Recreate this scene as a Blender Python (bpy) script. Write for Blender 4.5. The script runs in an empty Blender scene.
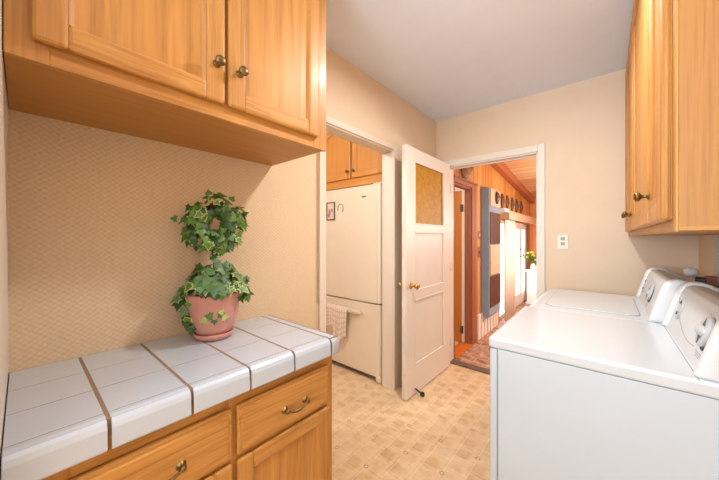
import bpy, bmesh, math, random
from mathutils import Vector, Matrix
random.seed(7)
C = bpy.context.scene.collection
PI = math.pi

# ------------------------------------------------------------------ materials
def lin(c):
    out = []
    for v in c[:3]:
        v = v / 255.0
        out.append(v / 12.92 if v <= 0.04045 else ((v + 0.055) / 1.055) ** 2.4)
    return (out[0], out[1], out[2], 1.0)

class NT:
    """small helper round a node tree"""
    def __init__(self, name):
        self.m = bpy.data.materials.new(name)
        self.m.use_nodes = True
        self.t = self.m.node_tree
        self.b = self.t.nodes['Principled BSDF']
    def n(self, kind, **kw):
        nd = self.t.nodes.new(kind)
        for k, v in kw.items():
            if k in nd.inputs:
                nd.inputs[k].default_value = v
            else:
                setattr(nd, k, v)
        return nd
    def l(self, a, b):
        self.t.links.new(a, b)
    def math(self, op, a, b=None, c=None):
        nd = self.t.nodes.new('ShaderNodeMath'); nd.operation = op
        for i, v in enumerate((a, b, c)):
            if v is None: continue
            if isinstance(v, (int, float)): nd.inputs[i].default_value = v
            else: self.l(v, nd.inputs[i])
        return nd.outputs[0]
    def mix(self, fac, a, b, blend='MIX'):
        nd = self.t.nodes.new('ShaderNodeMix'); nd.data_type = 'RGBA'; nd.blend_type = blend
        if isinstance(fac, (int, float)): nd.inputs[0].default_value = fac
        else: self.l(fac, nd.inputs[0])
        for i, v in ((6, a), (7, b)):
            if isinstance(v, tuple): nd.inputs[i].default_value = v
            else: self.l(v, nd.inputs[i])
        return nd.outputs[2]
    def ramp(self, fac, stops):
        nd = self.t.nodes.new('ShaderNodeValToRGB')
        e = nd.color_ramp.elements
        while len(e) < len(stops): e.new(0.5)
        for i, (p, c) in enumerate(stops):
            e[i].position = p; e[i].color = c
        self.l(fac, nd.inputs[0])
        return nd.outputs[0]
    def coord(self, scale=(1, 1, 1), rot=(0, 0, 0), loc=(0, 0, 0)):
        tc = self.t.nodes.new('ShaderNodeTexCoord')
        mp = self.t.nodes.new('ShaderNodeMapping')
        mp.inputs['Scale'].default_value = scale
        mp.inputs['Rotation'].default_value = rot
        mp.inputs['Location'].default_value = loc
        self.l(tc.outputs['Object'], mp.inputs[0])
        return mp.outputs[0]
    def noise(self, vec, scale=5.0, detail=3.0, rough=0.5, dist=0.0):
        nd = self.n('ShaderNodeTexNoise', Scale=scale, Detail=detail, Roughness=rough, Distortion=dist)
        self.l(vec, nd.inputs['Vector'])
        return nd.outputs['Fac']
    def bump(self, h, strength=0.2, dist=0.002):
        nd = self.n('ShaderNodeBump', Strength=strength, Distance=dist)
        self.l(h, nd.inputs['Height']); self.l(nd.outputs[0], self.b.inputs['Normal'])
    def set(self, **kw):
        for k, v in kw.items():
            self.b.inputs[k.replace('_', ' ')].default_value = v
        return self

def plain(name, rgb, rough=0.5, metal=0.0, var=0.04, scale=6.0, coat=0.0, bump=0.0, bscale=200.0):
    t = NT(name)
    c = lin(rgb)
    d = tuple(max(0, x * (1 - var)) for x in c[:3]) + (1,)
    u = tuple(min(1, x * (1 + var)) for x in c[:3]) + (1,)
    v = t.coord()
    f = t.noise(v, scale, 3)
    t.l(t.ramp(f, [(0.3, d), (0.7, u)]), t.b.inputs['Base Color'])
    t.set(Roughness=rough, Metallic=metal)
    if coat: t.set(Coat_Weight=coat, Coat_Roughness=0.12)
    if bump: t.bump(t.noise(v, bscale, 2), bump, 0.001)
    return t.m

def oak(name, axis, light=(212, 153, 77), dark=(160, 101, 36), rough=0.48, coat=0.06, fine=1.0, con=1.0):
    """oiled oak, grain along the given axis"""
    t = NT(name)
    s = [1.0, 1.0, 1.0]; s['xyz'.index(axis)] = 0.07
    v = t.coord(scale=tuple(s))
    big = t.noise(v, 9.0 * fine, 3, 0.5, 0.6)
    w = t.math('FRACT', t.math('MULTIPLY', big, 9.0))
    cath = t.math('ABSOLUTE', t.math('SUBTRACT', w, 0.5))
    s2 = [1.0, 1.0, 1.0]; s2['xyz'.index(axis)] = 0.018
    v2 = t.coord(scale=tuple(s2))
    pore = t.noise(v2, 190 * fine, 4, 0.6)
    mid = t.noise(v2, 45 * fine, 3, 0.55)
    f = t.math('ADD', t.math('MULTIPLY', cath, 0.45 * con), t.math('ADD', t.math('MULTIPLY', pore, 0.55), t.math('MULTIPLY', mid, 0.4)))
    c1 = t.ramp(f, [(0.30, lin(dark)), (0.52, lin([(a + b) / 2 + 6 for a, b in zip(light, dark)])), (0.80, lin(light))])
    t.l(c1, t.b.inputs['Base Color'])
    t.set(Roughness=rough, Coat_Weight=coat, Coat_Roughness=0.18)
    t.bump(pore, 0.06, 0.001)
    return t.m

OV = oak('oak_vertical_grain', 'z', con=0.7)
OY = oak('oak_lengthwise_grain', 'y')
OX = oak('oak_crosswise_grain', 'x')
OVW = oak('oak_veneer_panel', 'z', light=(211, 151, 73), dark=(166, 106, 38), con=1.1, fine=0.7)
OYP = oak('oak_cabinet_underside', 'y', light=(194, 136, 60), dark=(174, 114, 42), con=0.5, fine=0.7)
HON = oak('honey_oak_kitchen', 'z', light=(222, 156, 80), dark=(196, 124, 50), con=0.6, fine=0.9)
HONX = oak('honey_oak_kitchen_rail', 'x', light=(222, 156, 80), dark=(196, 124, 50), con=0.6)

def wallpaper(name, rgb):
    t = NT(name)
    v = t.coord()
    c = lin(rgb)
    # small scallop pattern on both axes of an upright wall
    sp = t.n('ShaderNodeSeparateXYZ'); t.l(v, sp.inputs[0])
    a = t.math('SINE', t.math('MULTIPLY', sp.outputs[1], 2 * PI / .021))
    b = t.math('SINE', t.math('MULTIPLY', sp.outputs[2], 2 * PI / .017))
    g = t.math('ADD', t.math('MULTIPLY', t.math('MULTIPLY', a, b), 0.5), 0.5)
    f2 = t.noise(v, 130, 2)
    f = t.math('ADD', t.math('MULTIPLY', g, 0.42), t.math('MULTIPLY', f2, 0.58))
    lo = tuple(x * 0.86 for x in c[:3]) + (1,)
    hi = tuple(min(1, x * 1.06) for x in c[:3]) + (1,)
    t.l(t.ramp(f, [(0.2, lo), (0.75, hi)]), t.b.inputs['Base Color'])
    t.set(Roughness=0.62)
    t.bump(f, 0.4, 0.0010)
    return t.m

M = {}
M['wallpaper'] = wallpaper('embossed_wallpaper', (229, 203, 168))
M['wall'] = plain('peach_wall_paint', (229, 207, 180), 0.6, var=0.02, bump=0.08, bscale=260)
M['wall_right'] = plain('warm_wall_paint', (226, 200, 170), 0.55, var=0.02)
M['ceiling'] = plain('ceiling_paint', (228, 237, 250), 0.7, var=0.015)
M['trim'] = plain('cream_trim_paint', (232, 218, 202), 0.38, var=0.015)
M['white_trim'] = plain('white_trim_paint', (232, 224, 212), 0.4, var=0.015)
M['door'] = plain('door_white_paint', (234, 221, 208), 0.46, var=0.015)
M['fridge'] = plain('bisque_fridge_enamel', (238, 223, 202), 0.3, var=0.015, coat=0.3)
M['fridge_dark'] = plain('fridge_gasket', (110, 92, 74), 0.6)
M['white'] = plain('white_appliance_enamel', (212, 218, 222), 0.28, var=0.01, coat=0.35)
M['white_panel'] = plain('white_appliance_side', (204, 214, 222), 0.34, var=0.012)
M['plastic'] = plain('white_console_plastic', (214, 219, 222), 0.4, var=0.01)
M['cap'] = plain('white_console_cap', (226, 228, 230), 0.3, var=0.01, coat=0.3)
M['grey_plastic'] = plain('pale_grey_dial', (194, 198, 200), 0.4)
M['seam'] = plain('dark_seam', (140, 143, 148), 0.6)
M['mark'] = plain('printed_grey_mark', (168, 172, 176), 0.5)
M['seam2'] = plain('dark_grey_plastic', (84, 86, 90), 0.5)
M['dark'] = plain('near_black', (38, 38, 40), 0.6)
M['tile'] = plain('white_glazed_tile', (200, 209, 220), 0.2, var=0.02, coat=0.5)
M['grout'] = plain('tan_grout', (150, 124, 98), 0.85, var=0.12, scale=40)
M['thin_grout'] = plain('grey_tile_joint', (128, 116, 106), 0.85)
M['tan_strip'] = plain('tan_edge_strip', (192, 162, 126), 0.7)
M['brass'] = plain('polished_brass', (214, 168, 92), 0.22, 0.95)
M['antique'] = plain('antique_brass', (128, 104, 62), 0.34, 0.85, var=0.3, scale=60)
M['terracotta'] = plain('pink_glazed_terracotta', (208, 146, 130), 0.24, var=0.06, coat=0.45)
M['soil'] = plain('moss_soil', (118, 74, 34), 0.95, var=0.5, scale=60, bump=0.8, bscale=90)
M['twig'] = plain('dark_vine_twig', (84, 52, 34), 0.8, var=0.2)
M['leaf_a'] = plain('ivy_leaf_green', (84, 126, 44), 0.4, var=0.3, scale=30)
M['leaf_b'] = plain('ivy_leaf_dark_green', (48, 84, 36), 0.42, var=0.3, scale=30)
M['leaf_c'] = plain('ivy_leaf_blue_green', (92, 130, 84), 0.42, var=0.25, scale=30)
M['leaf_e'] = plain('ivy_leaf_cream_edge', (178, 190, 116), 0.45, var=0.2, scale=30)
M['towel'] = plain('pale_terry_towel', (244, 232, 220), 0.95, var=0.06, scale=70, bump=0.7, bscale=240)
M['towel_line'] = plain('towel_woven_line', (228, 204, 186), 0.95, var=0.06, scale=70)
M['black'] = plain('black_rubber', (30, 29, 28), 0.6)
M['ivory'] = plain('ivory_switch_plate', (236, 228, 208), 0.35)
M['paper'] = plain('card_picture', (226, 206, 190), 0.6)
M['pink_ink'] = plain('pink_ink', (186, 110, 104), 0.6)
M['pewter'] = plain('pewter_frame', (92, 84, 76), 0.4, 0.5)
M['heater_grey'] = plain('blue_grey_enamel', (132, 152, 172), 0.35, var=0.05)
M['heater_brown'] = plain('brown_grille_paint', (112, 74, 54), 0.5, var=0.08)
M['dark_brown'] = plain('dark_mask_wood', (88, 54, 40), 0.5, var=0.3, scale=30)
M['pale_wood'] = plain('pale_bleached_wood', (206, 170, 140), 0.6, var=0.08, scale=14)
M['mask_pale'] = plain('weathered_mask_wood', (170, 138, 110), 0.7, var=0.25, scale=24)
M['curtain'] = plain('cream_curtain_cloth', (240, 226, 208), 0.85, var=0.04)
M['orange_door'] = oak('orange_varnished_door', 'z', light=(212, 140, 58), dark=(190, 114, 38), con=0.3, fine=0.6)
M['orange_sill'] = oak('orange_varnished_sill', 'y', light=(206, 110, 26), dark=(180, 84, 14), con=0.3, fine=0.7)
M['redwood'] = oak('redwood_casing', 'z', light=(166, 98, 62), dark=(132, 72, 44), con=0.4)
M['beam'] = oak('redwood_beam', 'y', light=(176, 100, 60), dark=(148, 78, 44), con=0.4)
M['flower'] = plain('yellow_petal', (226, 196, 70), 0.6, var=0.2)
M['stem'] = plain('flower_foliage', (96, 120, 50), 0.6, var=0.3)
M['vase'] = plain('white_glazed_vase', (236, 234, 230), 0.3)
M['threshold'] = plain('worn_grey_threshold', (112, 92, 78), 0.6, var=0.25, scale=20)
M['plain_floor'] = plain('beige_carpet_floor', (214, 186, 150), 0.9, var=0.06)

def glass(name, col, rough=0.05, trans=1.0):
    t = NT(name); t.set(Base_Color=col, Roughness=rough, Transmission_Weight=trans, IOR=1.3)
    return t.m
def amber():
    t = NT('amber_textured_glass')
    v = t.coord()
    f = t.noise(v, 26, 3, 0.6, 1.2)
    t.l(t.ramp(f, [(0.3, lin((178, 120, 4))), (0.7, lin((208, 150, 18)))]), t.b.inputs['Base Color'])
    t.set(Roughness=0.5, Transmission_Weight=0.08, IOR=1.3)
    t.bump(f, 0.5, 0.004)
    return t.m
M['amber'] = amber()
def thin_pane():
    m = bpy.data.materials.new('clear_window_glass'); m.use_nodes = True
    t = m.node_tree
    for n in list(t.nodes): t.nodes.remove(n)
    o = t.nodes.new('ShaderNodeOutputMaterial'); a = t.nodes.new('ShaderNodeBsdfTransparent')
    g = t.nodes.new('ShaderNodeBsdfGlossy'); g.inputs['Roughness'].default_value = 0.02
    x = t.nodes.new('ShaderNodeMixShader'); x.inputs[0].default_value = 0.06
    t.links.new(a.outputs[0], x.inputs[1]); t.links.new(g.outputs[0], x.inputs[2]); t.links.new(x.outputs[0], o.inputs[0])
    return m
M['pane'] = thin_pane()
def emit(name, rgb, s):
    t = NT(name); t.set(Base_Color=lin(rgb), Emission_Color=lin(rgb), Emission_Strength=s)
    return t.m
M['lamp_glass'] = emit('lit_lamp_glass', (255, 240, 220), 3.0)

def vinyl():
    t = NT('beige_vinyl_floor')
    tc = t.n('ShaderNodeTexCoord')
    sep = t.n('ShaderNodeSeparateXYZ'); t.l(tc.outputs['Object'], sep.inputs[0])
    X, Y = sep.outputs[0], sep.outputs[1]
    cmb = t.n('ShaderNodeCombineXYZ'); t.l(t.math('ADD', Y, 0.0), cmb.inputs[0]); t.l(t.math('ADD', X, 0.911 + 0.228 * 20), cmb.inputs[1])
    # Y offset so that joints meet the little motifs
    cmb2 = t.n('ShaderNodeVectorMath'); cmb2.operation = 'ADD'; cmb2.inputs[1].default_value = (-1.487 + 0.232 * 20, 0, 0)
    t.l(cmb.outputs[0], cmb2.inputs[0])
    br = t.n('ShaderNodeTexBrick'); br.offset = 0.5; br.squash = 1.0
    br.inputs['Scale'].default_value = 1.0
    br.inputs['Brick Width'].default_value = 0.116; br.inputs['Row Height'].default_value = 0.114
    br.inputs['Mortar Size'].default_value = 0.0032; br.inputs['Mortar Smooth'].default_value = 0.7
    br.inputs['Color1'].default_value = (1, 1, 1, 1); br.inputs['Color2'].default_value = (0.35, 0.35, 0.35, 1); br.inputs['Mortar'].default_value = (0, 0, 0, 1)
    br.inputs['Bias'].default_value = 0.0
    t.l(cmb2.outputs[0], br.inputs['Vector'])
    v = t.coord()
    n1 = t.noise(v, 9, 3, 0.55, 0.5)
    n2 = t.noise(v, 55, 3, 0.6)
    sepb = t.n('ShaderNodeSeparateColor'); t.l(br.outputs['Color'], sepb.inputs[0])
    f = t.math('ADD', t.math('MULTIPLY', n1, 0.75), t.math('ADD', t.math('MULTIPLY', n2, 0.22), t.math('MULTIPLY', sepb.outputs[0], 0.16)))
    body = t.ramp(f, [(0.36, lin((198, 154, 108))), (0.52, lin((217, 178, 132))), (0.70, lin((228, 197, 156)))])
    b2 = t.n('ShaderNodeTexBrick'); b2.offset = 0.5
    for k_, v_ in {'Scale': 1.0, 'Brick Width': 0.116, 'Row Height': 0.114, 'Mortar Size': 0.030, 'Mortar Smooth': 1.0}.items(): b2.inputs[k_].default_value = v_
    wob = t.n('ShaderNodeTexNoise', Scale=16.0, Detail=2.0); t.l(v, wob.inputs['Vector'])
    ws = t.n('ShaderNodeVectorMath'); ws.operation = 'MULTIPLY_ADD'; t.l(wob.outputs['Color'], ws.inputs[0]); ws.inputs[1].default_value = (.05, .05, 0); t.l(cmb2.outputs[0], ws.inputs[2])
    t.l(ws.outputs[0], b2.inputs['Vector'])
    col = t.mix(t.math('MULTIPLY', b2.outputs['Fac'], 0.6), body, lin((236, 208, 172)))
    col = t.mix(t.math('MULTIPLY', br.outputs['Fac'], 0.6), col, lin((246, 230, 204)))
    # motif: small ring at the joints of a staggered grid
    a = t.math('DIVIDE', t.math('ADD', X, 0.911), 0.228); b = t.math('DIVIDE', t.math('SUBTRACT', Y, 1.487), 0.232)
    j = t.math('ROUND', b)
    fa = t.math('SUBTRACT', a, t.math('MULTIPLY', j, 0.5))
    da = t.math('MULTIPLY', t.math('SUBTRACT', fa, t.math('ROUND', fa)), 0.228)
    db = t.math('MULTIPLY', t.math('SUBTRACT', b, j), 0.232)
    r = t.math('ADD', t.math('ABSOLUTE', da), t.math('ABSOLUTE', db))
    ring = t.math('LESS_THAN', t.math('ABSOLUTE', t.math('SUBTRACT', r, 0.013)), 0.0035)
    col = t.mix(t.math('MULTIPLY', ring, 0.55), col, lin((132, 98, 66)))
    t.l(col, t.b.inputs['Base Color'])
    t.set(Roughness=0.38)
    t.bump(f, 0.12, 0.002)
    return t.m
M['vinyl'] = vinyl()

def brick():
    t = NT('red_brick_pavers')
    v = t.coord(rot=(0, 0, 0))
    br = t.n('ShaderNodeTexBrick'); br.offset = 0.5
    for k, val in {'Scale': 1.0, 'Brick Width': 0.21, 'Row Height': 0.105, 'Mortar Size': 0.007, 'Mortar Smooth': 0.3}.items():
        br.inputs[k].default_value = val
    br.inputs['Color1'].default_value = lin((176, 112, 84)); br.inputs['Color2'].default_value = lin((120, 78, 64)); br.inputs['Mortar'].default_value = lin((196, 160, 126))
    t.l(v, br.inputs['Vector'])
    n = t.noise(v, 14, 4, 0.6)
    col = t.mix(t.ramp(n, [(0.42, (0, 0, 0, 1)), (0.68, (0.8, 0.8, 0.8, 1))]), br.outputs['Color'], lin((206, 176, 150)))
    t.l(col, t.b.inputs['Base Color']); t.set(Roughness=0.6)
    t.bump(br.outputs['Fac'], -0.4, 0.004)
    return t.m
M['brick'] = brick()

def planks(name, along, across, width, cols, gap=(92, 46, 18)):
    """tongue and groove boards: grain along one axis, boards counted along another"""
    t = NT(name)
    tc = t.n('ShaderNodeTexCoord'); sep = t.n('ShaderNodeSeparateXYZ'); t.l(tc.outputs['Object'], sep.inputs[0])
    A = sep.outputs['xyz'.index(across)]
    q = t.math('DIVIDE', A, width)
    idx = t.math('FLOOR', q); fr = t.math('FRACT', q)
    wn = t.n('ShaderNodeTexWhiteNoise', noise_dimensions='1D'); t.l(idx, wn.inputs['W'])
    s = [1.0] * 3; s['xyz'.index(along)] = 0.06
    v = t.coord(scale=tuple(s))
    off = t.n('ShaderNodeVectorMath'); off.operation = 'ADD'
    cm = t.n('ShaderNodeCombineXYZ')
    for i in range(3): t.l(t.math('MULTIPLY', idx, 3.7 + i), cm.inputs[i])
    t.l(v, off.inputs[0]); t.l(cm.outputs[0], off.inputs[1])
    n = t.noise(off.outputs[0], 26, 4, 0.6, 0.5)
    f = t.math('ADD', t.math('MULTIPLY', n, 0.6), t.math('MULTIPLY', wn.outputs['Value'], 0.42))
    col = t.ramp(f, [(0.25, lin(cols[0])), (0.5, lin(cols[1])), (0.8, lin(cols[2]))])
    e = t.math('GREATER_THAN', t.math('ABSOLUTE', t.math('SUBTRACT', fr, 0.5)), 0.47)
    kn = t.n('ShaderNodeTexVoronoi', Scale=3.2); t.l(t.coord(), kn.inputs['Vector'])
    knot = t.math('LESS_THAN', kn.outputs['Distance'], 0.05)
    col = t.mix(t.math('MULTIPLY', knot, 0.5), col, lin((110, 52, 20)))
    col = t.mix(t.math('MULTIPLY', e, 0.8), col, lin(gap))
    t.l(col, t.b.inputs['Base Color']); t.set(Roughness=0.42)
    t.bump(e, -0.4, 0.004)
    return t.m
M['pine_left'] = planks('pine_boards_side_wall', 'z', 'y', 0.15, [(172, 104, 46), (202, 136, 70), (222, 162, 98)])
M['pine_end'] = planks('pine_boards_end_wall', 'z', 'x', 0.14, [(184, 100, 42), (208, 128, 60), (222, 150, 80)])
M['pine_ceil'] = planks('pine_boards_ceiling', 'x', 'y', 0.17, [(196, 146, 98), (222, 178, 130), (240, 210, 168)], gap=(130, 80, 44))

# ------------------------------------------------------------------ mesh builder
class MB:
    def __init__(self, T=None):
        self.bm = bmesh.new(); self.T = T
    def _add(self, b, mat=0, T=None, smooth=False):
        TT = T if T is not None else self.T
        if TT is not None:
            bmesh.ops.transform(b, matrix=TT, verts=b.verts)
        bmesh.ops.recalc_face_normals(b, faces=b.faces)
        for f in b.faces:
            f.material_index = mat
            f.smooth = smooth
        me = bpy.data.meshes.new('tmp'); b.to_mesh(me); b.free()
        self.bm.from_mesh(me); bpy.data.meshes.remove(me)
        return self
    def box(self, x0, x1, y0, y1, z0, z1, bev=0.0, seg=2, mat=0, T=None):
        b = bmesh.new()
        bmesh.ops.create_cube(b, size=1.0)
        for v in b.verts:
            v.co = Vector((x0 + (v.co.x + .5) * (x1 - x0), y0 + (v.co.y + .5) * (y1 - y0), z0 + (v.co.z + .5) * (z1 - z0)))
        if bev > 0:
            bmesh.ops.bevel(b, geom=b.edges[:], offset=bev, segments=seg, profile=0.5, affect='EDGES')
        return self._add(b, mat, T, smooth=False)
    def prism(self, poly, axis, lo, hi, mat=0, bev=0.0, seg=2, T=None, smooth=False):
        """poly: 2-D points in the two other axes (in x,y,z order), extruded along axis"""
        b = bmesh.new()
        def co(p, h):
            if axis == 'x': return (h, p[0], p[1])
            if axis == 'y': return (p[0], h, p[1])
            return (p[0], p[1], h)
        lo_v = [b.verts.new(co(p, lo)) for p in poly]; hi_v = [b.verts.new(co(p, hi)) for p in poly]
        n = len(poly)
        b.faces.new(lo_v); b.faces.new(hi_v)
        for i in range(n):
            b.faces.new((lo_v[i], lo_v[(i + 1) % n], hi_v[(i + 1) % n], hi_v[i]))
        bmesh.ops.recalc_face_normals(b, faces=b.faces)
        if bev > 0:
            bmesh.ops.bevel(b, geom=b.edges[:], offset=bev, segments=seg, profile=0.5, affect='EDGES')
        return self._add(b, mat, T, smooth)
    def lathe(self, prof, centre=(0, 0, 0), axis=(0, 0, 1), seg=32, mat=0, T=None):
        """prof: (radius, height) pairs turned about axis through centre"""
        b = bmesh.new(); rings = []
        for r, h in prof:
            if r < 1e-6: rings.append([b.verts.new((0, 0, h))])
            else: rings.append([b.verts.new((r * math.cos(2 * PI * i / seg), r * math.sin(2 * PI * i / seg), h)) for i in range(seg)])
        for a, c in zip(rings, rings[1:]):
            for i in range(seg):
                k = (i + 1) % seg
                if len(a) == 1 and len(c) == 1: continue
                if len(a) == 1: b.faces.new((a[0], c[i], c[k]))
                elif len(c) == 1: b.faces.new((a[i], a[k], c[0]))
                else: b.faces.new((a[i], a[k], c[k], c[i]))
        for ring in (rings[0], rings[-1]):
            if len(ring) > 2:
                b.faces.new(ring)
        q = Vector((0, 0, 1)).rotation_difference(Vector(axis).normalized()).to_matrix().to_4x4()
        bmesh.ops.transform(b, matrix=Matrix.Translation(centre) @ q, verts=b.verts)
        return self._add(b, mat, T, True)
    def tube(self, pts, r, seg=10, mat=0, T=None, closed=False):
        b = bmesh.new(); P = [Vector(p) for p in pts]; rings = []
        rad = r if isinstance(r, (list, tuple)) else [r] * len(P)
        n = len(P); prev = None
        for i, p in enumerate(P):
            if closed: d = P[(i + 1) % n] - P[i - 1]
            else: d = P[min(i + 1, n - 1)] - P[max(i - 1, 0)]
            d.normalize()
            if prev is None:
                u = d.orthogonal().normalized()
            else:
                u = (prev - d * prev.dot(d)).normalized()
            prev = u; w = d.cross(u)
            rings.append([b.verts.new(p + (u * math.cos(2 * PI * k / seg) + w * math.sin(2 * PI * k / seg)) * rad[i]) for k in range(seg)])
        m = n if closed else n - 1
        for i in range(m):
            a, c = rings[i], rings[(i + 1) % n]
            for k in range(seg):
                b.faces.new((a[k], a[(k + 1) % seg], c[(k + 1) % seg], c[k]))
        if not closed:
            b.faces.new(rings[0]); b.faces.new(rings[-1])
        return self._add(b, mat, T, True)
    def ball(self, c, rad, mat=0, sx=1, sy=1, sz=1, sub=3, T=None):
        b = bmesh.new(); bmesh.ops.create_icosphere(b, subdivisions=sub, radius=rad)
        for v in b.verts: v.co = Vector((v.co.x * sx + c[0], v.co.y * sy + c[1], v.co.z * sz + c[2]))
        return self._add(b, mat, T, True)
    def face(self, pts, mat=0):
        vs = [self.bm.verts.new(p) for p in pts]
        f = self.bm.faces.new(vs); f.material_index = mat
        return f
    def build(self, name, mats, parent=None, smooth_angle=None):
        me = bpy.data.meshes.new(name)
        o = bpy.data.objects.new(name, me)
        off = Vector((0, 0, 0)); p = parent
        while p is not None:
            off += p.location; p = p.parent
        if off.length: bmesh.ops.translate(self.bm, vec=-off, verts=self.bm.verts)
        self.bm.to_mesh(me); self.bm.free()
        for m in (mats if isinstance(mats, (list, tuple)) else [mats]): me.materials.append(m)
        C.objects.link(o)
        if parent is not None: o.parent = parent
        return o

def tag(o, label, cat, group=None):
    o['label'] = label; o['category'] = cat
    if group: o['group'] = group
    return o
def thing(name, loc, label, cat, group=None):
    o = bpy.data.objects.new(name, None); o.empty_display_size = 0.05
    o.location = loc; C.objects.link(o)
    return tag(o, label, cat, group)
def struct(o):
    o['kind'] = 'structure'; return o

# local frame for fronts: (u along width, v up, n outwards)
def frame(origin, facing):
    U, N = {'+x': ((0, 1, 0), (1, 0, 0)), '-x': ((0, -1, 0), (-1, 0, 0)), '-y': ((1, 0, 0), (0, -1, 0)), '+y': ((-1, 0, 0), (0, 1, 0))}[facing]
    m = Matrix(((U[0], 0, N[0], origin[0]), (U[1], 0, N[1], origin[1]), (0, 1, 0, origin[2]), (0, 0, 0, 1)))
    return m

# ------------------------------------------------------------------ key dimensions (metres)
XL, XR = -1.365, 0.45          # left and right walls of the laundry
YB = 2.84                      # back wall face
ZC = 2.505                     # ceiling
YN = -0.027                    # face of the short wall left of the counter
XH = -1.24                     # plank wall of the hall
YE = 7.0                       # far end of the hall
WT = 0.10                      # wall thickness
YR = -1.9                      # wall behind the camera

# ------------------------------------------------------------------ setting
struct(MB().box(XL - 1.9, XR + .1, YR - .1, YB + .02, -.06, 0).build('floor', M['vinyl']))
struct(MB().box(XL - 1.9, XR + .1, YR - .1, YB + WT, ZC, ZC + .06).build('ceiling', M['ceiling']))
OY0, OY1, OZ = 1.245, 2.03, 2.02       # cased opening to the kitchen
w = MB()
w.box(XL - WT, XL, YN, OY0, 0, ZC)
w.box(XL - WT, XL, OY1, YB, 0, ZC, mat=1)
w.box(XL - WT, XL, OY0, OY1, OZ, ZC, mat=1)
struct(w.build('wall_left', [M['wallpaper'], M['wall']]))
# doorway in the back wall
DX0, DX1, DZ = -1.235, -0.442, 2.012
w = MB()
w.box(XL - 1.9, DX0, YB, YB + WT, 0, ZC)
w.box(DX1, XR + .1, YB, YB + WT, 0, ZC)
w.box(DX0, DX1, YB, YB + WT, DZ, ZC)
struct(w.build('wall_back', M['wall']))
struct(MB().box(XR, XR + .1, YR, YB, 0, ZC).build('wall_right', M['wall_right']))
struct(MB().box(XL - .1, -0.78, YN - .12, YN, 0, ZC).build('wall_near', M['white_trim']))
# wall behind the camera with an unseen broad window added to admit fill light
w = MB()
w.box(XL - .1, XR + .1, YR - .1, YR, 0, .9); w.box(XL - .1, XR + .1, YR - .1, YR, 2.2, ZC)
w.box(XL - .1, -1.1, YR - .1, YR, .9, 2.2); w.box(.25, XR + .1, YR - .1, YR, .9, 2.2)
struct(w.build('wall_rear', M['wall']))
struct(MB().box(XL - .1, XL, YR, YN - .12, 0, ZC).build('wall_side', M['wall']))
w = MB()
for x in (-1.1, -.455, .21): w.box(x, x + .04, YR - .07, YR - .03, .9, 2.2)
for z in (.9, 2.16): w.box(-1.1, .25, YR - .07, YR - .03, z, z + .04)
wf = struct(w.build('added_window_1', M['white_trim']))
MB().box(-1.06, .21, YR - .052, YR - .048, .94, 2.16).build('pane', M['pane'], wf)
# kitchen shell beyond the cased opening
struct(MB().box(XL - 2.0, XL - 1.9, -.6, YB + WT, 0, ZC).build('wall_kitchen', M['wall']))
struct(MB().box(XL - 1.9, XL - WT, -.6, -.5, 0, ZC).build('wall_kitchen_near', M['wall']))

# trim of the cased opening: casing on the wall, jamb lining inside
def casing(y0, y1, z1, wd, proj, x):
    m = MB()
    m.box(x, x + proj, y0 - wd, y0, 0, z1 + wd, .003)
    m.box(x, x + proj, y1, y1 + wd, 0, z1 + wd, .003)
    m.box(x, x + proj, y0, y1, z1, z1 + wd, .003)
    return m
m = MB()
m.box(XL, XL + .015, OY0 - .045, OY0, 0, OZ + .04, .003)
m.box(XL, XL + .015, OY1 - .006, OY1 + .045, 0, OZ + .04, .003)
m.box(XL, XL + .015, OY0, OY1 - .006, OZ - .003, OZ + .04, .003)
m.box(XL - WT - .005, XL + .002, OY0, OY0 + .02, 0, OZ, .002)
m.box(XL - WT - .005, XL + .002, OY1 - .012, OY1 + .012, 0, OZ, .002)
m.box(XL - WT - .005, XL + .002, OY0, OY1, OZ - .012, OZ + .01, .002)
m.box(XL - WT - .02, XL - WT, OY0 - .05, OY0, 0, OZ + .04, .003)
m.box(XL - WT - .02, XL - WT, OY0 - .05, OY1, OZ, OZ + .05, .003)
struct(m.build('trim_1', M['trim']))
# trim of the back doorway
m = MB()
m.box(DX0 - .055, DX0, YB - .016, YB, 0, DZ + .058, .003)
m.box(DX1, DX1 + .05, YB - .016, YB, 0, DZ + .058, .003)
m.box(DX0, DX1, YB - .016, YB, DZ, DZ + .058, .003)
m.box(DX0 - .015, DX0 + .012, YB - .002, YB + WT + .01, 0, DZ, .002)
m.box(DX1 - .012, DX1 + .015, YB - .002, YB + WT + .01, 0, DZ, .002)
m.box(DX0, DX1, YB - .002, YB + WT + .01, DZ - .012, DZ + .01, .002)
m.box(DX0, DX1, YB + .05, YB + .065, DZ - .026, DZ - .012, .002)
struct(m.build('trim_2', M['white_trim']))
struct(MB().box(DX0, DX1, YB + .005, YB + .10, 0, .012, .004).build('trim_3', M['threshold']))
# slim strip where the wallpaper stops beside the opening
struct(MB().box(XL, XL + .006, OY0 - .058, OY0 - .047, .875, ZC).build('trim_4', M['tan_strip']))
# pale backing sheet on the right wall under the cabinets
struct(MB().box(XR - .006, XR, 1.0, 2.455, 1.035, 1.29).build('trim_5', M['white_panel']))

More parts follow.
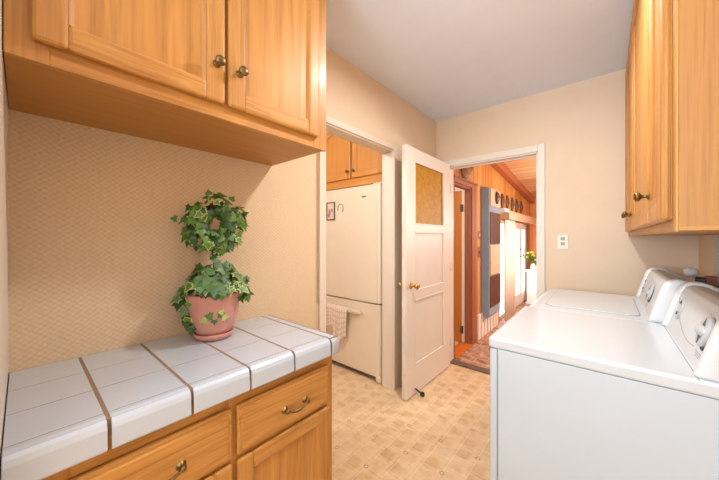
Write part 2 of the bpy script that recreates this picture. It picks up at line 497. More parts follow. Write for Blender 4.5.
# ---------------- the white door standing open against the left wall
def door_white():
    x0, x1 = -1.23, -1.19
    y0, y1, z0, z1 = 1.95, 2.785, .008, 2.015
    m = MB()
    st = .125; 
    gy0, gy1, gz0, gz1 = 2.085, 2.645, 1.392, 1.91
    p2z0, p2z1 = .84, 1.335
    p3z0, p3z1 = .235, .775
    m.box(x0, x1, y0, gy0, z0, z1, .003); m.box(x0, x1, gy1, y1, z0, z1, .003)
    for a, b in ((gz1, z1), (p2z1, gz0), (p3z1, p2z0), (z0, p3z0)):
        m.box(x0 + .0005, x1 - .0005, gy0 - .004, gy1 + .004, a, b, .002)
    for a, b in ((p2z0, p2z1), (p3z0, p3z1)):
        m.box(x0 + .01, x1 - .012, gy0 - .004, gy1 + .004, a - .004, b + .004)
        for xx in (x1 - .012, x0):   # sticking mould round each panel
            d0, d1 = (xx, xx + .013) if xx > -1.21 else (xx - .001, xx + .012)
            m.box(d0, d1, gy0 - .002, gy0 + .014, a, b, .003)
            m.box(d0, d1, gy1 - .014, gy1 + .002, a, b, .003)
            m.box(d0, d1, gy0, gy1, a - .002, a + .016, .003)
            m.box(d0, d1, gy0, gy1, b - .014, b + .002, .003)
    # stops round the glass
    m.box(x1 - .014, x1 + .002, gy0 - .001, gy0 + .010, gz0, gz1, .002)
    m.box(x1 - .014, x1 + .002, gy1 - .010, gy1 + .001, gz0, gz1, .002)
    m.box(x1 - .014, x1 + .002, gy0, gy1, gz0 - .001, gz0 + .010, .002)
    m.box(x1 - .014, x1 + .002, gy0, gy1, gz1 - .010, gz1 + .001, .002)
    d = struct(m.build('door_1', M['door']))
    g = MB().box(x0 + .014, x1 - .016, gy0 - .003, gy1 + .003, gz0 - .003, gz1 + .003).build('glass_pane', M['amber'], d)
    g['label'] = 'amber pebbled glass pane'
    for sx, xx in ((1, x1), (-1, x0)):
        k = MB()
        k.lathe([(0, 0), (.027, 0), (.027, .004), (.022, .008), (.010, .011), (.009, .034), (.016, .040), (.025, .050), (.026, .060), (.018, .070), (0, .072)],
                (xx, 2.02, .90), (sx, 0, 0), 24)
        k = k.build('door_knob', M['brass'], d); k['label'] = 'polished brass knob'
    for z in (.25, 1.0, 1.78):
        MB().tube([(x1 + .004, y1 + .004, z - .045), (x1 + .004, y1 + .004, z + .045)], .005).build('hinge', M['door'], d)
door_white()
t = thing('door_stop', (-1.15, 2.09, 0), 'black rubber-tipped stop under the bottom edge of the open white door', 'door stop')
MB().lathe([(0, 0), (.017, 0), (.019, .012), (.016, .026), (.009, .03), (0, .03)], (-1.135, 2.11, .002), (0, 0, 1), 18).build('foot', M['black'], t)
MB().tube([(-1.135, 2.11, .022), (-1.16, 2.10, .03), (-1.188, 2.09, .05)], [.007, .006, .006]).build('arm', M['black'], t)

# ------------------------------------------------------------------ cabinets
def add_knob(parent, p, n, mat='antique', r=.0155):
    MB().lathe([(0, 0), (r * .75, 0), (r * .75, .003), (r * .4, .006), (r * .38, .017), (r * .8, .021), (r, .026), (r * .98, .031), (r * .6, .035), (0, .036)],
               p, n, 20).build('knob', M[mat], parent)

def panel_door(name, root, T, w, h, fw, facing, knob=None, arch=False, vmat=None, hmat=None, pmat=None, th=.02, flutes=False):
    """framed door; local coordinates u 0..w, v 0..h, n 0..th"""
    vmat = vmat or OV; pmat = pmat or OVW
    hm = hmat or (OY if facing in ('+x', '-x') else OX)
    m = MB(T)
    bv = .008
    m.box(0, fw, 0, h, 0, th, bv, 2, 0); m.box(w - fw, w, 0, h, 0, th, bv, 2, 0)
    m.box(fw - .003, w - fw + .003, .0, fw, 0, th - .0006, bv, 2, 1)
    if not arch:
        m.box(fw - .003, w - fw + .003, h - fw, h, 0, th - .0006, bv, 2, 1)
    else:
        N = 18; top = h; a0, a1 = fw, w - fw
        base = h - fw - .075; rise = .075
        pts = [(a0 - .003, top), (a0 - .003, base)]
        for i in range(N + 1):
            u = a0 + .03 + (a1 - a0 - .06) * i / N
            pts.append((u, base + .012 + rise * math.sin(PI * i / N) ** .7))
        pts += [(a1 + .003, base), (a1 + .003, top)]
        m.prism(pts, 'z', 0, th - .0006, 1)
    # bead along the inner edge of the frame, sloping to the panel
    bw = .010
    for (u0, u1, v0, v1) in ((fw - .001, fw + bw, fw, h - fw), (w - fw - bw, w - fw + .001, fw, h - fw)):
        poly = [(u0, th - .004), (u1, .008), (u1, .002), (u0, .002)] if u0 < w / 2 else [(u1, th - .004), (u1, .002), (u0, .002), (u0, .008)]
        b = bmesh.new()
        lo = [b.verts.new((p[0], v0, p[1])) for p in poly]; hi = [b.verts.new((p[0], v1, p[1])) for p in poly]
        b.faces.new(lo); b.faces.new(hi)
        for i in range(4): b.faces.new((lo[i], lo[(i + 1) % 4], hi[(i + 1) % 4], hi[i]))
        m._add(b, 0)
    if flutes:
        for q in (fw + .022, fw + .042, fw + .062, w - fw - .062, w - fw - .042, w - fw - .022):
            m.box(q - .005, q + .005, fw, h - fw, .004, .016, .004, 2, 0)
    # backing lip that shows as a thin line round the door
    m.box(.004, w - .004, .004, h - .004, -.001, .006, 0, 1, 0)
    d = m.build(name, [vmat, hm], root)
    MB(T).box(fw - .004, w - fw + .004, fw - .004, h - fw + .03 * arch + .004, .003, .0085).build('door_panel', pmat, d)
    if knob:
        P = T @ Vector((knob[0], knob[1], th)); Nn = (T.to_3x3() @ Vector((0, 0, 1)))
        add_knob(d, P, Nn)
    return d

# upper cabinet over the counter
UX, UB = -.940, 1.667
t = thing('wall_cabinet', (XL, .42, UB), 'large oak wall cabinet above the tiled counter and ivy', 'cabinet')
m = MB()
m.box(XL, UX - .018, YN + .002, .869, UB + .012, ZC - .002)
m.build('cabinet_body', OV, t)
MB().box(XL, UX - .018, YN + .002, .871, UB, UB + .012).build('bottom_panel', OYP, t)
m = MB()
FX = UX - .018
m.box(FX, UX, YN + .002, .04, UB - .004, ZC - .002, .001, 1, 0)
m.box(FX, UX, .80, .872, UB - .004, ZC - .002, .001, 1, 0)
m.box(FX, UX, .40, .45, UB + .05, ZC - .002, .001, 1, 0)
m.box(FX, UX - .0005, .04, .80, UB - .004, UB + .06, .001, 1, 1)
m.build('face_frame', [OV, OY], t)
for a, b, kn in ((.012, .421, .393), (.431, .818, .467)):
    panel_door('door', t, frame((UX, a, UB + .038), '+x'), b - a, .79, .058, '+x', (kn - a, .116))

# base cabinet
BX = -.872
t = thing('base_cabinet', (XL, .40, 0), 'oak base cabinet with drawers under the tiled counter', 'cabinet')
MB().box(XL, BX - .018, YN + .002, .835, .09, .832).box(XL, BX - .08, YN + .002, .835, 0, .09).build('cabinet_body', OV, t)
m = MB(); FX = BX - .018
for a, b in ((YN + .002, .07), (.395, .45), (.785, .842)): m.box(FX, BX, a, b, .09, .832, .001, 1, 0)
for a, b in ((.765, .832), (.59, .63), (.09, .13)): m.box(FX, BX - .0005, YN + .004, .83, a, b, .001, 1, 1)
m.build('face_frame', [OV, OY], t)
def bail(parent, T, cu, cv):
    """cast bail pull: two rosettes and a bowed grip with a waisted middle"""
    m = MB(T)
    for s in (-1, 1):
        m.lathe([(0, 0), (.014, 0), (.0125, .004), (.007, .007), (.006, .016), (.0085, .020), (.006, .026), (0, .027)], (cu + s * .044, cv, .018), (0, 0, 1), 18)
    pts = []; rad = []
    for i in range(17):
        a = -1 + i / 8
        pts.append((cu + a * .044, cv - .010 * (1 - a * a), .038 + .006 * (1 - a * a)))
        rad.append(.0034 + .0026 * math.exp(-(a * 3.2) ** 2) + .001 * abs(math.sin(a * 9)))
    m.tube(pts, rad, 10)
    m.build('handle', M['antique'], parent)
for a, b in ((.045, .412), (.428, .812)):
    T = frame((BX, a, .612), '+x'); W, Hh = b - a, .155
    m = MB(T); m.box(0, W, 0, Hh, 0, .016, .006, 3, 0); m.box(.012, W - .012, .012, Hh - .012, .012, .021, .005, 2, 0)
    d = m.build('drawer', OY, t)
    bail(d, T, (.228 if a < .1 else .638) - a, .07)
for a, b in ((.045, .412), (.428, .812)):
    panel_door('door', t, frame((BX, a, .11), '+x'), b - a, .49, .055, '+x', None)

# tiled worktop
CT = .875
t = MB()
EY = .858
NX = -.840
t.box(XL + .001, NX - .012, YN + .002, EY - .008, CT - .042, CT - .0011, mat=1)
ys = [YN + .002, .127, .297, .463, .630, .808, EY]
xs = [XL + .001, -1.202, -1.042, -.884]
gw = .0038
for i in range(6):
    y0, y1 = ys[i] + (gw if i else 0), ys[i + 1] - (gw if i < 5 else 0)
    for j in range(3):
        if i == 5:
            break
        x0, x1 = xs[j] + (.0020 if j else 0.001), xs[j + 1] - .0020
        t.box(x0, x1, y0, y1, CT - .012, CT, .0018, 2, 0)
    # rounded nosing tile on the front edge
    if i < 5:
        prof = [(-.8822, CT), (-.865, CT + .0015), (-.852, CT - .001), (-.844, CT - .008), (-.840, CT - .020), (-.839, CT - .064), (-.842, CT - .069), (-.850, CT - .070), (-.850, CT - .014), (-.8828, CT - .012)]
        t.prism(prof, 'y', y0, y1, 0, .0012, 1)
# end nosing across the worktop
yb = .808 + gw
profe = [(yb, CT), (.835, CT + .001), (.848, CT - .002), (.855, CT - .009), (.858, CT - .020), (.858, CT - .065), (.855, CT - .070), (.848, CT - .070), (.848, CT - .014), (yb, CT - .012)]
for j in range(3):
    t.prism(profe, 'x', xs[j] + .0015, xs[j + 1] - .0015, 0, .001, 1)
# corner tile: front and side both rounded
b = bmesh.new()
cprof = [(0.0, 0.0), (.012, .001), (.026, -.001), (.036, -.008), (.041, -.020), (.0415, -.065), (.039, -.070)]
rows = []
for k, (dx, dz) in enumerate(cprof):
    rows.append([b.verts.new((-.8828 + dx, yb, CT + dz)), b.verts.new((-.8828 + dx * .96, yb + dx * 1.1, CT + dz)), b.verts.new((-.8828, yb + dx * 1.18, CT + dz))])
b.faces.new([rows[0][0], rows[1][0], rows[1][1], rows[1][2]])
for k in range(1, 6):
    for q in range(2): b.faces.new((rows[k][q], rows[k][q + 1], rows[k + 1][q + 1], rows[k + 1][q]))
bot = b.verts.new((-.8648, yb + .02, CT - .016))
b.faces.new([bot, rows[6][0], rows[6][1], rows[6][2]])
t._add(b, 0, None, True)
top = t.build('countertop', [M['tile'], M['grout'], M['thin_grout']])
tag(top, 'white square-tiled worktop with tan grout and rounded front edge', 'countertop')

# cabinet over the refrigerator
KY = 2.10
t = thing('wall_cabinet', (-1.9, KY, 1.8), 'honey oak cabinet with an arched door above the refrigerator', 'cabinet')
MB().box(-2.42, -1.478, KY + .02, YB, 1.785, ZC - .002).build('cabinet_body', HON, t)
m = MB()
m.box(-2.42, -1.478, KY + .002, KY + .02, 1.785, 1.90, 0, 1, 1)
m.box(-2.42, -1.478, KY + .002, KY + .02, 2.42, ZC - .002, 0, 1, 1)
for a, b in ((-2.42, -2.33), (-1.93, -1.86), (-1.52, -1.478)): m.box(a, b, KY + .0025, KY + .0205, 1.785, ZC - .002, 0, 1, 0)
m.build('face_frame', [HON, HONX], t)
panel_door('door', t, frame((-2.345, KY + .002, 1.862), '-y'), .442, .535, .06, '-y', (.415, .07), arch=True, vmat=HON, hmat=HONX, pmat=HON)
panel_door('door', t, frame((-1.885, KY + .002, 1.862), '-y'), .385, .535, .06, '-y', (.03, .07), vmat=HON, hmat=HONX, pmat=HON)

# cabinets over the washer and dryer
RXF = .12
t = thing('wall_cabinet', (XR, 1.87, 1.3), 'long oak wall cabinet on the right above the washer and dryer', 'cabinet')
RB = 1.298; YR0, YR1 = .978, YB - .004
MB().box(RXF + .005, XR, YR0, YR1, RB + .008, ZC - .002).build('cabinet_body', oak('oak_end_panel', 'z', light=(190, 130, 56), dark=(150, 95, 32), con=0.35, fine=1.2), t)
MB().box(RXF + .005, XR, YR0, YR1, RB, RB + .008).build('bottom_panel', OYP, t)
m = MB()
for a, b in ((YR0, 1.05), (1.37, 1.42), (2.17, 2.23), (2.79, YR1)): m.box(RXF, RXF + .005, a, b, RB - .003, ZC - .002, .001, 1, 0)
for a, b in ((RB - .003, RB + .05), (2.45, ZC - .002)): m.box(RXF + .0005, RXF + .005, YR0 + .03, YR1, a, b, .001, 1, 1)
m.build('face_frame', [OV, OY], t)
for y0, y1, kn in ((1.018, 1.39, 1.265), (1.40, 2.195, 2.13), (2.205, 2.80, 2.27)):
    panel_door('door', t, frame((RXF, y1, RB + .024), '-x'), y1 - y0, 1.13, .075, '-x', (y1 - kn, .088), flutes=True)

# ------------------------------------------------------------------ refrigerator
t = thing('refrigerator', (-1.87, 2.38, 0), 'bisque bottom-freezer refrigerator seen through the cased opening', 'refrigerator')
fx0, fx1, fy = -2.245, -1.497, 2.035
MB().box(fx0 + .008, fx1 - .008, fy + .075, 2.74, .03, 1.75, .008).build('fridge_body', M['fridge'], t)
MB().box(fx0 + .012, fx1 - .012, fy + .05, fy + .08, .06, 1.75).build('gasket', M['fridge_dark'], t)
def slab(z0, z1):
    p = [(fx0, fy + .055), (fx0, fy + .02), (fx0 + .008, fy + .006), (fx0 + .03, fy), (fx1 - .05, fy), (fx1 - .022, fy + .005), (fx1 - .006, fy + .018), (fx1, fy + .04), (fx1, fy + .055)]
    return MB().prism(p, 'z', z0, z1, 0, .003, 1)
du = slab(.70, 1.762).build('fridge_door', M['fridge'], t)
MB().box(fx1 - .045, fx1 - .038, fy - .003, fy + .004, .705, 1.757, .001).build('edge_strip', M['trim'], du)
g = MB(Matrix.Translation((-1.69, fy - .001, 1.66)) @ Matrix.Diagonal((1, .35, .5, 1)))
g.ball((0, 0, 0), .03, 0, 1, .25, .45); g.build('badge', M['pewter'], du)
dl = slab(.05, .688).build('freezer_door', M['fridge'], t)
h = MB()
h.box(-2.235, -1.70, fy - .045, fy - .018, .585, .622, .010, 3)
for x in (-2.215, -1.735): h.box(x, x + .025, fy - .025, fy + .003, .588, .618, .004)
h.build('handle', M['trim'], dl)
MB().box(fx0 + .02, fx1 - .06, fy + .03, fy + .06, .012, .048).build('kick_grille', M['fridge_dark'], t)
MB().box(fx1 - .058, fx1 + .002, fy - .004, fy + .07, .004, .062, .01).build('hinge_foot', M['fridge'], t)
MB().box(fx1 - .03, fx1 + .004, fy + .02, fy + .06, .682, .706, .003).build('hinge', M['pewter'], t)
MB().box(fx1 - .10, fx1 - .005, fy + .02, fy + .12, 1.763, 1.776, .005).build('top_hinge', M['fridge'], t)

# towel over the freezer handle
def towel():
    b = MB(); nx, nz = 36, 22
    x0, x1 = -2.228, -1.865
    grid = []
    fold = lambda x: .010 * math.sin(x * 46) + .006 * math.sin(x * 91 + 1)
    for i in range(nx + 1):
        f = i / nx; x = x0 + (x1 - x0) * f; col = []
        length = (.20 + .02 * math.sin(f * 9) if f < .5 else .30 + .03 * math.sin(f * 11))
        for j in range(nz + 1):
            s = j / nz
            if s < .2:           # hem tucked behind the bar, over its top
                a = PI * s / .2
                y = fy - .0315 + math.cos(a) * .0175; z = .607 + math.sin(a) * .0165
                if s == 0: z = .600
            else:
                q = (s - .2) / .8
                y = fy - .0495 - .002 + fold(x) * q; z = .606 - q * length
                xx = x
            col.append((x + (.012 * math.sin(s * 5) * (f - .5)) - .03 * s * (f - .5), y, z))
        grid.append([b.bm.verts.new(c) for c in col])
    for i in range(nx):
        for j in range(nz):
            fc = b.bm.faces.new((grid[i][j], grid[i + 1][j], grid[i + 1][j + 1], grid[i][j + 1])); fc.smooth = True
            # woven openwork squares
            fc.material_index = 1 if (i % 3 == 0 or j % 3 == 0) else 0
    o = b.build('dish_towel', [M['towel'], M['towel_line']])
    sd = o.modifiers.new('thick', 'SOLIDIFY'); sd.thickness = .004; sd.offset = 1
    return tag(o, 'pale pink openwork dish towel hanging over the freezer handle', 'towel')
towel()
# magnets
t = thing('fridge_magnet', (-2.12, fy, 1.53), 'small rectangular framed picture magnet on the refrigerator door', 'magnet')
m = MB()
m.box(-2.182, -2.062, fy - .010, fy - .001, 1.462, 1.472, .002); m.box(-2.182, -2.062, fy - .010, fy - .001, 1.632, 1.642, .002)
m.box(-2.182, -2.170, fy - .010, fy - .001, 1.462, 1.642, .002); m.box(-2.074, -2.062, fy - .010, fy - .001, 1.462, 1.642, .002)
m.build('picture_frame', M['pewter'], t)
MB().box(-2.174, -2.070, fy - .005, fy - .002, 1.468, 1.636).build('picture', M['paper'], t)
m = MB()
m.ball((-2.14, fy - .005, 1.54), .028, 0, .5, .05, 1.3); m.ball((-2.105, fy - .005, 1.56), .02, 0, .6, .06, .9); m.box(-2.165, -2.135, fy - .006, fy - .004, 1.49, 1.53)
m.build('printed_figure', M['pink_ink'], t)
def ring_magnet(x, z, lab):
    m = MB(); m.tube([(x + .036 * math.cos(a), fy - .005, z + .042 * math.sin(a)) for a in [(-.9 + i * .25) for i in range(19)]], .0045, 8)
    tag(m.build('fridge_magnet', M['mark']), lab, 'magnet', 'ring magnets on the refrigerator')
ring_magnet(-1.985, 1.57, 'silver open ring magnet just right of the framed picture magnet')
ring_magnet(-2.238 + .015, 1.57, 'silver open ring magnet left of the framed picture magnet')

# ------------------------------------------------------------------ washer and dryer
XF, XB = -.335, .375
def console(root, y0, y1, dials, dx):
    prof = [(.164, .912), (.170, .930), (.206, 1.062), (.217, 1.084), (.236, 1.095), (.270, 1.091), (.352, 1.046), (.352, .912)]
    prof = [(a + dx, b) for a, b in prof]
    c = MB().prism(prof, 'y', y0 + .03, y1 - .03, 0, .003, 1).build('console', M['plastic'], root)
    big = [(.150, .912), (.157, .932), (.194, 1.070), (.209, 1.096), (.236, 1.108), (.274, 1.103), (.362, 1.054), (.362, .912)]
    big = [(a + dx, b) for a, b in big]
    for a, b in ((y0, y0 + .042), (y1 - .042, y1)):
        MB().prism(big, 'y', a, b, 0, .015, 4).build('end_cap', M['cap'], root)
    # face frame of reference: u along +y, v up the face, n outwards
    U = Vector((0, -1, 0)); V = Vector((.036, 0, .132)).normalized(); N = U.cross(V).normalized()
    def T(y, z):
        s = (z - .930) / .132
        p = Vector((.170 + dx + .036 * s, y, z))
        return Matrix(((U.x, V.x, N.x, p.x), (U.y, V.y, N.y, p.y), (U.z, V.z, N.z, p.z), (0, 0, 0, 1)))
    for y, z, r, kind in dials:
        TT = T(y, z)
        if kind == 'dial':
            MB(TT).lathe([(0, 0), (r * 1.0, 0), (r * 1.0, .0015), (0, .0015)], (0.007, -.006, .0005), (0, 0, 1), 32).build('dial_shadow_ring', M['dark'], c)  # off-centre dark disc paints the shadow crescent beside the dial
            d = MB(TT); d.lathe([(0, .001), (r * .98, .001), (r * .95, .010), (r * .86, .013), (0, .013)], (0, 0, 0), (0, 0, 1), 32)
            d.ball((-r * .16, 0, .011), r * .95, 0, 1, .34, .30)
            d = d.build('dial', M['grey_plastic'], c)
            for s in (-1, 1):
                MB(TT).prism([(-r * .30, s * r * .34), (0, s * r * .84), (r * .30, s * r * .34)], 'z', .0115, .0138).build('finger_recess', M['seam2'], d)
        elif kind == 'button':
            d = MB(TT); d.prism([(r * .95 * math.cos(2 * PI * i / 28), r * 1.6 * math.sin(2 * PI * i / 28)) for i in range(28)], 'z', 0, .006, 0, .001, 1)
            d = d.build('control_plate', M['grey_plastic'], c)
            for s in (-1, 1): MB(TT).lathe([(0, .005), (.006, .005), (.006, .009), (0, .009)], (0, s * r * .8, 0), (0, 0, 1), 14).build('button', M['seam2'], d)
    # printed tick marks and lettering lines, too small to read
    for y, z, r, kind in dials:
        TT = T(y, z); m = MB()
        if kind == 'dial':
            for k in range(9):
                a = PI * (.08 + .84 * k / 8)
                p = (r * 1.35 * math.cos(a), r * 1.3 * math.sin(a))
                m.box(p[0] - .0035, p[0] + .0035, p[1] - .0012, p[1] + .0012, .0002, .0008, T=TT)
            m.build('printed_scale', M['mark'], c); m = MB()
            for k in range(3): m.box(-r * .9 + k * .004, r * .7 - k * .012, -r * 1.45 - k * .006, -r * 1.45 - k * .006 + .002, .0002, .0008, T=TT)
        else:
            for k in range(2): m.box(-r, r - k * .01, -r * 1.3 - k * .006, -r * 1.3 - k * .006 + .002, .0002, .0008, T=TT)
        m.build('printed_lines', M['mark'], c)
    return c, T

# dryer (near)
dy0, dy1 = 1.127, 1.768
t = thing('clothes_dryer', (.02, 1.45, 0), 'white dryer nearest the camera, plain flat top and grey-dial console', 'dryer')
MB().box(XF + .032, XB, dy0 + .004, dy1 - .002, .02, .874, .002).build('cabinet_shell', M['white_panel'], t)
fp = MB(); fp.box(XF + .004, XF + .030, dy0 + .004, dy1 - .002, .07, .872, .006, 2).build('front_panel', M['white_panel'], t)
m = MB(); m.box(XF - .006, XF + .004, dy0 + .09, dy1 - .09, .25, .74, .004).build('dryer_door', M['white'], t)
MB().box(XF + .02, XB - .005, dy0 + .01, dy1 - .008, .0, .07).build('kick_plate', M['seam'], t)
MB().box(XF + .006, XB - .004, dy0 + .006, dy1 - .004, .8735, .8765).build('seam', M['seam'], t)
tp = MB().box(XF, XB, dy0, dy1 - .001, .876, .915, .009, 3).build('top_panel', M['white'], t)
MB().box(.1790, .1812, dy0 + .004, dy1 - .02, .9135, .9152).build('seam', M['seam'], tp)
cD, TD = console(t, dy0 + .012, dy1 - .002, [(1.245, 1.016, .046, 'dial'), (1.625, 1.014, .027, 'button')], .022)
# curved inlay line on the dryer console
pts = []
for i in range(33):
    s = i / 32
    y = 1.715 - .40 * s
    z = 1.045 - .095 * math.sin(PI * min(1, s * .62 + .0)) ** .8 if s < .8 else None
    if z is None: z = 1.045 - .095 * math.sin(PI * (.62 * s)) ** .8
    pts.append((TD(y, max(z, .94)) @ Vector((0, 0, .0005))))
MB().tube(pts, .0011, 6).build('inlay_line', M['mark'], cD)

# washer (far)
wy0, wy1 = 1.772, 2.515
t = thing('washing_machine', (.02, 2.14, 0), 'white top-loading washer with an outlined lid, between the dryer and the back wall', 'washing machine')
MB().box(XF + .030, XB, wy0 + .004, wy1 - .004, .02, .872, .003).build('cabinet_shell', M['white_panel'], t)
MB().box(XF + .004, XF + .028, wy0 + .004, wy1 - .004, .07, .870, .006, 2).build('front_panel', M['white_panel'], t)
MB().box(XF + .02, XB - .005, wy0 + .01, wy1 - .01, .0, .07).build('kick_plate', M['seam'], t)
m = MB().prism([(XF, .876), (XF, .893), (XF + .018, .909), (XF + .05, .914), (XB, .914), (XB, .876)], 'y', wy0 + .001, wy1, 0, .006, 2)
tp = m.build('top_panel', M['white'], t)
def rrect(x0, x1, y0, y1, bow, r):
    pts = []
    for cx, cy, a0 in ((x1 - r, y1 - r, 0), (x0 + r, y1 - r, 90), (x0 + r, y0 + r, 180), (x1 - r, y0 + r, 270)):
        for k in range(7):
            a = math.radians(a0 + k * 15); pts.append((cx + r * math.cos(a), cy + r * math.sin(a)))
    return pts
MB().prism(rrect(-.262, .122, wy0 + .085, wy1 - .075, 0, .05), 'z', .9130, .9148, 0).build('lid_gap', M['seam'], tp)
MB().prism(rrect(-.258, .118, wy0 + .089, wy1 - .079, 0, .048), 'z', .9135, .9195, 0, .002, 2).build('lid', M['white'], t)
console(t, wy0 + .004, wy1 - .008, [(2.08, 1.000, .043, 'dial'), (2.38, 1.005, .028, 'button')], -.016)

# round fitting at the right wall behind the washer
t = thing('hose_valve', (.40, 2.40, 1.03), 'round white knob with a ribbed black collar behind the washer console', 'valve')
MB().lathe([(0, 0), (.020, 0), (.027, .015), (.028, .033), (.020, .048), (0, .054)], (.362, 2.44, 1.062), (-.15, .05, .6), 24).build('cap', M['cap'], t)
m = MB()
m.box(.374, .406, 2.38, 2.44, 1.034, 1.066, .005)
m.build('collar', M['black'], t)
MB().box(.404, .449, 2.385, 2.43, 1.0, 1.075, .004).build('mounting_block', M['redwood'], t)
for q in (1.036, 1.048): MB().box(.372, .40, 2.378, 2.442, q + .004, q + .008).build('rib', M['seam'], t)

# ------------------------------------------------------------------ switch plate on the back wall
t = thing('light_switch', (-.27, YB, 1.25), 'ivory double switch plate on the back wall above the washer', 'light switch')
MB().box(-.306, -.234, YB - .007, YB, 1.192, 1.306, .003).build('switch_plate', M['ivory'], t)
for z in (1.222, 1.262):
    MB().box(-.284, -.256, YB - .011, YB - .006, z, z + .026, .002).build('toggle', M['mark'], t)

# ------------------------------------------------------------------ potted ivy
PX, PY = -1.224, .513
t = thing('potted_ivy', (PX, PY, CT), 'ring-trained ivy in a pink terracotta pot on the tiled counter', 'plant')
MB().lathe([(0, .001), (.058, .001), (.068, .006), (.075, .018), (.075, .025), (.071, .027), (.067, .017), (.0, .012)], (PX, PY, CT), seg=48).build('saucer', M['terracotta'], t)
pot = MB().lathe([(0, .0125), (.050, .0125), (.060, .020), (.072, .038), (.082, .062), (.090, .092), (.0945, .125), (.0965, .158), (.099, .164), (.101, .172), (.100, .182), (.096, .186), (.091, .182), (.088, .165), (.0, .160)], (PX, PY, CT), seg=48).build('pot', M['terracotta'], t)
s = MB(); s.ball((PX, PY, CT + .158), .086, 0, 1, 1, .34)
for i in range(14):
    a = random.random() * 6.28; r = random.random() * .06
    s.ball((PX + r * math.cos(a), PY + r * math.sin(a), CT + .178), .02, 0, 1, 1, .8, 2)
s.build('soil', M['soil'], t)
# direction towards the camera, and its side
view = Vector((-PX, -PY, 0)).normalized(); side = Vector((-view.y, view.x, 0))   # side: to the right as seen
LOBES = [(0, 0), (-.20, .04), (-.46, -.06), (-.40, .20), (-.62, .40), (-.30, .46), (0, 1.0), (.30, .46), (.62, .40), (.40, .20), (.46, -.06), (.20, .04)]
def leaf(m, p, nrm, up, size, green, edge=True):
    nrm = nrm.normalized(); up = (up - nrm * up.dot(nrm))
    if up.length < 1e-3: up = nrm.orthogonal()
    up.normalize(); sd = up.cross(nrm)
    def pt(u, v, k=1.0):
        z = -.30 * abs(u) * abs(u) * 1.3 - .14 * v * v + .10 * abs(u)
        return p + (sd * u + up * v + nrm * z) * size
    c0 = (0, .34)
    outer = [m.bm.verts.new(pt(u, v)) for u, v in LOBES]
    inner = [m.bm.verts.new(pt(c0[0] + (u - c0[0]) * .74, c0[1] + (v - c0[1]) * .74) + nrm * .0004) for u, v in LOBES]
    cen = m.bm.verts.new(pt(*c0))
    n = len(LOBES)
    for i in range(n):
        k = (i + 1) % n
        f = m.bm.faces.new((outer[i], outer[k], inner[k], inner[i])); f.material_index = 3 if edge else green; f.smooth = True
        f = m.bm.faces.new((inner[i], inner[k], cen)); f.material_index = green; f.smooth = True
leafmats = [M['leaf_a'], M['leaf_b'], M['leaf_c'], M['leaf_e']]
# ring of vine
RC = Vector((PX, PY, CT + .468)) + side * .002
R0 = .064
m = MB()
for k in range(3):
    pts = []
    for i in range(40):
        a = 2 * PI * i / 40
        rr = R0 + .007 * math.sin(5 * a + k * 2.1)
        pts.append(RC + side * (rr * math.cos(a)) + Vector((0, 0, rr * math.sin(a))) + view * (.008 * math.cos(4 * a + k * 2)))
    m.tube(pts, .0035, 6, closed=True)
for k in range(3):
    m.tube([Vector((PX, PY, CT + .16)) + side * (.01 * (k - 1)), Vector((PX, PY, CT + .28)) + side * (.012 * math.sin(k * 3)), RC + Vector((0, 0, -R0)) + side * (.006 * (k - 1))], .0035, 6)
m.build('vine_stem', M['twig'], t)
rnd = random.Random(11)
m = MB()
for i in range(250):
    a = rnd.uniform(0, 2 * PI); b = rnd.uniform(0, 2 * PI)
    rr = .044 * math.sqrt(rnd.random()) + .010
    rad = Vector((0, 0, 1)) * math.sin(a) + side * math.cos(a)
    off = rad * (math.cos(b) * rr * (1.0 if math.cos(b) > 0 else .75)) + view * (math.sin(b) * rr)
    p = RC + rad * R0 * (1.06 if abs(math.sin(a)) > .6 else 1.0) + off
    out = (off.normalized() * .8 + view * .55 + Vector((rnd.uniform(-.5, .5), rnd.uniform(-.5, .5), rnd.uniform(-.1, .8))))
    up = Vector((rnd.uniform(-.7, .7), rnd.uniform(-.7, .7), -.9)) + rad * .7
    g = rnd.choices((0, 1, 2), (.5, .38, .12))[0]
    leaf(m, p, out, up, rnd.uniform(.028, .046), g, rnd.random() < .16)
for i in range(9):
    leaf(m, Vector((PX, PY, CT + .335 + .012 * i)) + side * rnd.uniform(-.025, .03) + view * rnd.uniform(.0, .03), view + Vector((rnd.uniform(-.4, .4), rnd.uniform(-.4, .4), .5)), Vector((rnd.uniform(-.6, .6), rnd.uniform(-.6, .6), -.8)), rnd.uniform(.028, .042), rnd.choice((0, 0, 1)), rnd.random() < .2)
for a, r in ((3.05, .132), (.35, .115), (1.0, .112), (1.75, .115), (5.6, .11)):   # stray tendrils
    rad = Vector((0, 0, 1)) * math.sin(a) + side * math.cos(a)
    leaf(m, RC + rad * r, view + rad * .2, rad, .028, 0, False)
f = m.build('foliage', leafmats, t); f['label'] = 'round ring of green ivy'
